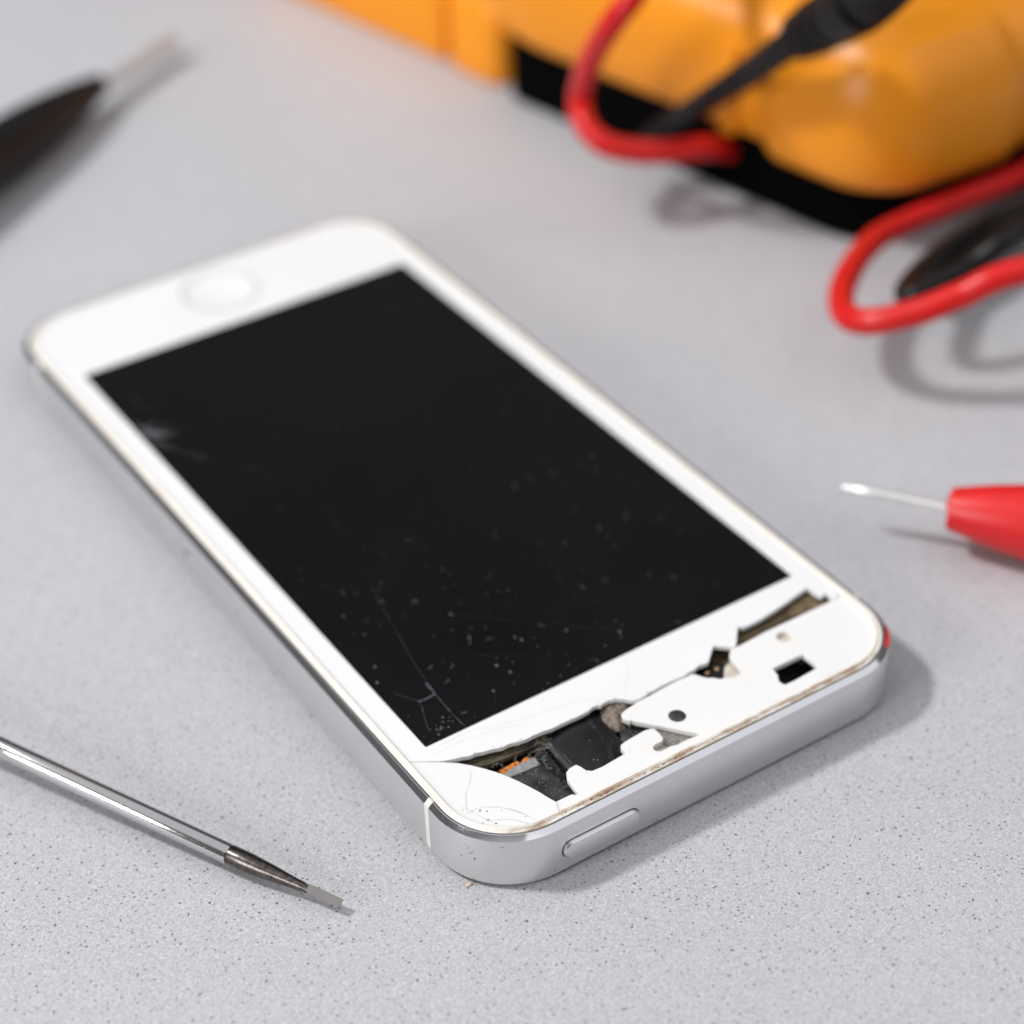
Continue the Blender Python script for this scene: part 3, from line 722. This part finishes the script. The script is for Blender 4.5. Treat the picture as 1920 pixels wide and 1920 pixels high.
# ------------------------------------------------------------------ black screwdriver at the back
b0, b1, b2, b3 = [Vector(p) for p in D['bks']]
s_ = thing('screwdriver', 'blurred black-handled screwdriver with thin steel shaft at the back left', 'screwdriver', (b2.x, b2.y, 0))
axb = (b3 - b1).normalized()
tube('shaft', [tuple(b0) + (.9,), tuple(b0.lerp(b1, .04)) + (1.5,), tuple(b1) + (1.5,), tuple(b1 + axb * 3) + (1.5,)], M_['satin'], s_, seg=24)
tube('handle', along(b1, b3, [(-1.2, 1.5), (-1, 1.9), (0.5, 2.1), (4, 2.8), (9, 3.5), (14, 4.1), (18, 4.5), (24, 4.8), (70, 5.2), (84, 4.8), (88, 4), (89, .5)]), M_['blkh'], s_, seg=32)

# ------------------------------------------------------------------ red probe on the right
p0, p1, p2, p3, p4 = [Vector(p) for p in D['probe']]
s_ = thing('test_probe', 'red test probe with bright metal needle pointing at the phone', 'probe', (p4.x, p4.y, 0))
NL = (p3 - p0).length
ndl = tube('needle', along(p0, p3, [(0, .12), (.5, .34), (1.2, .46), (1.8, .50), (2.0, .62), (4.0, .66), (4.3, .60), (NL + .6, .60)]), M_['nickel'], s_, seg=24)
L_ = (p4 - p3).length
hd = tube('probe_body', along(p3, p4, [(0, .5), (0, 2.3), (.15, 2.55), (.4, 2.65), (L_ * .5, 3.7), (L_, 4.55), (L_ + 5, 5.0), (L_ + 8, 5.0), (L_ + 8.2, 6.9), (L_ + 11, 6.9), (L_ + 11.2, 5), (L_ + 80, 4.6), (L_ + 84, 3.4), (L_ + 86, 2.0)]), M_['red'], s_, seg=40)
pe = Vector(along(p3, p4, [(L_ + 86, 1)])[0][:3])

# ------------------------------------------------------------------ multimeter
O_ = Vector((88.8, 14, 0)); U_ = Vector((-.198, .980, 0)); V_ = Vector((.98, .198, 0))
def W(u, v_, z=0): q = O_ + U_ * u + V_ * v_; return (q.x, q.y, z)
def wl(pl): return [W(a, b)[:2] for a, b in pl]
mm_ = thing('multimeter', 'yellow orange multimeter in its rubber holster behind the phone', 'multimeter', W(60, 40))
shell = wl(rpoly([(0, 0, 13), (-21, 80, 14), (158, 84, 14), (156, 5.5, 14), (88, 4.5, 40), (76, 0, 40)], 10))
st_prof = [(4.0, 9.6), (1.6, 10.3), (.4, 12.2), (0, 15), (0, 22), (.5, 25), (1.8, 27.9), (3.9, 30.2), (6.5, 31.6), (8.6, 32.2)]
hol = prism('holster', shell, st_prof, M_['yel'], mm_, smooth=60)
bump_o = wl(rpoly([(25, -1.7, 7), (-1.2, -1.7, 13), (-9.5, 30, 8), (25, 30, 8)], 10))
prism('corner_bumper', bump_o, [(3.0, 9.2), (1.2, 9.9), (.3, 11.6), (0, 14), (0, 20.5), (.7, 24.5), (2.4, 28.2), (4.6, 30.8), (5.8, 31.5)], M_['yel'], hol, smooth=60)
rib = wl(rpoly([(31, -.9, 1), (27.5, -.9, 1), (27.5, 6, 1), (31, 6, 1)], 4))
prism('holster_rib', rib, [(.4, 11), (0, 11.6), (0, 24), (.6, 25.5)], M_['yel'], hol)
gap_slab = wl(rpoly([(3, .9, 9), (-16, 74, 8), (148, 76, 8), (148, 8, 3), (84, 8, 2), (78, .9, 2)], 6))
prism('base', gap_slab, [(.4, .3), (0, .8), (0, 11.5)], M_['base'], mm_)  # black slab filling the gap under the holster, in place of its shade
prism('foot', wl(rpoly([(157, 4.2, 12), (157, 30, 6), (97.4, 30, 4), (97.4, 3.2, 2.5)], 8)), [(.8, 0), (0, .8), (0, 12.2), (.7, 13.6), (2.2, 14.4)], M_['yel'], mm_)
prism('foot', wl(rpoly([(96.5, 2.6, 3), (96.5, 24, 3), (82, 24, 3), (82, 2.0, 4)], 8)), [(.8, 0), (0, .8), (0, 12.4), (.8, 13.9), (2.4, 14.8)], M_['yel'], mm_)
face = wl(rpoly([(26, 24, 6), (14, 70, 6), (142, 72, 6), (142, 22, 6)], 6))
prism('face_panel', face, [(0, 32.0), (0, 33.6), (.6, 34.2)], M_['blk'], mm_)
prism('screen', wl(rpoly([(95, 26, 2), (95, 62, 2), (134, 63, 2), (134, 26, 2)], 4)), [(0, 34.1), (0, 34.5)], M_['silver'], mm_)
loft('dial', rings(W(50, 44)[:2], [(17, 34.1), (17, 37.4), (15.5, 38.6), (1, 38.8)], 40), M_['blkh'], mm_, cap0=False)

# ------------------------------------------------------------------ test leads
r1 = D['red1']; r2 = D['red2']
s_ = thing('test_lead', 'red test lead looping down past the black one and along the multimeter', 'cable', (r2[5][0], r2[5][1], 0), 'multimeter test leads')
cr_ = 1.85
over = [W(50, 34, 39), W(46, 18, 45), W(38, -4, 46)]
inn = [W(30, 3, 6.5), W(31, 9, 5), W(32, 14.5, 4)]
pp = [p + (cr_,) for p in over] + [tuple(p) + (cr_,) for p in r1] + [p + (cr_,) for p in inn]
tube('cable', smooth_path(pp, 10), M_['redc'], s_, seg=20, smooth=80)
x0, y0, z0_ = r2[0]; xe, ye, ze = r2[-1]
pr = [(x0 + 75, y0 + 26, 2.0), (x0 + 40, y0 + 15, 3), (x0 + 18, y0 + 7, 4.6)]
po = [(xe + 22, ye - 8, 19), (xe + 42, ye - 32, 17), (xe + 46, ye - 70, 11), (pe.x + 9, pe.y + 6, pe.z + .5), tuple(pe + (pe - p3).normalized() * -1.5)]
pp = [p + (cr_,) for p in pr] + [tuple(p) + (cr_,) for p in r2] + [p + (cr_,) for p in po]
tube('cable', smooth_path(pp, 10), M_['redc'], s_, seg=20, smooth=80)

k1 = D['blk1']; k2 = D['blk2']; kc = D['blkcol']
s_ = thing('test_lead', 'black test lead with ribbed strain relief rising against the yellow multimeter', 'cable', (k1[3][0], k1[3][1], 0), 'multimeter test leads')
rad = [1.5, 1.5, 1.55, 1.6, 1.6, 1.75, 1.95, 2.15, 2.3, 2.4]
pp = [W(38, 14.5, 4) + (1.5,), W(37.5, 8, 4.4) + (1.5,), W(36, 2.5, 5) + (1.5,)] + [tuple(p) + (r_,) for p, r_ in zip(k1, rad)]
tube('cable', smooth_path(pp, 10), M_['blk'], s_, seg=20, smooth=80)
q0, q1 = Vector(kc[0]), Vector(kc[1])
sr = [(-1, 2.3), (0, 2.3), (.2, 3.5), (1.7, 3.6), (2.0, 2.4), (3.0, 2.4), (3.3, 3.9), (5.0, 4.0), (5.3, 2.7), (6.3, 2.7), (6.6, 4.0), (8.2, 4.1), (8.5, 2.9), (9.4, 2.9), (9.7, 4.2), (12, 4.3), (16, 4.3)]
stn = tube('strain_relief', along(q0, q1, sr), M_['blk'], s_, seg=28)
e_ = Vector(along(q0, q1, [(16, 1)])[0][:3])
pp = [tuple(e_) + (4.3,), tuple(e_ + (q1 - q0).normalized() * 6 + Vector((2, 2, .5))) + (4.4,), W(-3, 6, 53) + (4.4,), W(5, 22, 52) + (4.4,), W(12, 40, 48.5) + (4.3,)]
tube('probe_handle', smooth_path(pp, 8), M_['blkh'], s_, seg=24, smooth=60)
x0, y0, z0_ = k2[0]; xe, ye, ze = k2[-1]
pp = [(x0 + 60, y0 + 30, 3, 1.5), (x0 + 25, y0 + 14, 4.5, 1.5)] + [tuple(p) + (1.55,) for p in k2] + [(xe + 25, ye + 8, 11, 1.75), (xe + 60, ye + 26, 4, 1.75), (xe + 80, ye + 60, 1.8, 1.75)]
tube('cable', smooth_path(pp, 10), M_['blk'], s_, seg=20, smooth=80)
k3 = D['blk3']  # extra strand, added to cover the lit gap between the other strands
pp = [(x0 + 55, y0 + 22, 2, 1.7), (x0 + 20, y0 + 4, 3, 1.7)] + [tuple(p) + (1.75,) for p in k3] + [(xe + 22, ye + 12, 5, 1.75), (xe + 58, ye + 34, 2, 1.75)]
tube('cable', smooth_path(pp, 10), M_['blk'], s_, seg=20, smooth=80)

# ------------------------------------------------------------------ light
def area(name, direction, dist, size, watts, col, target=(0, 0, 0), sy=None):
    l = bpy.data.lights.new(name, 'AREA'); l.energy = watts; l.size = size; l.color = col
    if sy: l.shape = 'RECTANGLE'; l.size_y = sy
    o = bpy.data.objects.new(name, l); d = Vector(direction).normalized()
    o.location = Vector(target) * S + d * dist
    o.rotation_euler = (-d).to_track_quat('-Z', 'Y').to_euler(); COL.objects.link(o); return o
area('key_lamp', (-.65, .43, 1), 1.2, .13, KEY, (1., .992, .985), (30, 20, 0))
area('fill_softbox', (.42, -.60, .68), 1.1, 1.3, FILL, (.97, .98, 1.), (0, -30, 0))

area('window_softbox', (-.95, -.14, .36), 1.1, .38, SIDE, (1., .99, .98), (60, 30, 10))

wd = bpy.data.worlds.new('World'); sc.world = wd; wd.use_nodes = True
nt = wd.node_tree; nt.nodes.clear()
ou = nt.nodes.new('ShaderNodeOutputWorld'); bg = nt.nodes.new('ShaderNodeBackground'); nt.links.new(bg.outputs[0], ou.inputs[0])
tc = nt.nodes.new('ShaderNodeTexCoord'); sp = nt.nodes.new('ShaderNodeSeparateXYZ'); nt.links.new(tc.outputs['Generated'], sp.inputs[0])
rp = nt.nodes.new('ShaderNodeValToRGB'); e = rp.color_ramp.elements
# a room: warm dim furniture low down, grey walls, pale ceiling
for q, (p, c) in zip([e[0], e.new(.2), e.new(.4), e[-1]], ROOM): q.position = p; q.color = c + (1,)
nt.links.new(sp.outputs[2], rp.inputs[0]); nt.links.new(rp.outputs[0], bg.inputs[0]); bg.inputs[1].default_value = AMB

# ------------------------------------------------------------------ camera
cam = bpy.data.cameras.new('camera'); co = bpy.data.objects.new('camera', cam); COL.objects.link(co)
cam.sensor_width = 36; cam.lens = 36 * 3983.653 / 1920; cam.clip_start = .01; cam.clip_end = 20
co.location = (-.10385, -.189785, .163591); co.rotation_euler = (R(52.80540668), R(1.7524295), R(-33.26848801))
cam.dof.use_dof = True; cam.dof.focus_distance = FOCUS; cam.dof.aperture_fstop = FSTOP; cam.dof.aperture_blades = 9
sc.camera = co
sc.render.engine = 'CYCLES'
sc.cycles.use_denoising = True
sc.cycles.max_bounces = 10
sc.cycles.caustics_reflective = False; sc.cycles.caustics_refractive = False
sc.view_settings.view_transform = 'Standard'; sc.view_settings.look = 'None'
sc.view_settings.gamma = 1; sc.view_settings.exposure = EXPO
sc.view_settings.use_curve_mapping = False
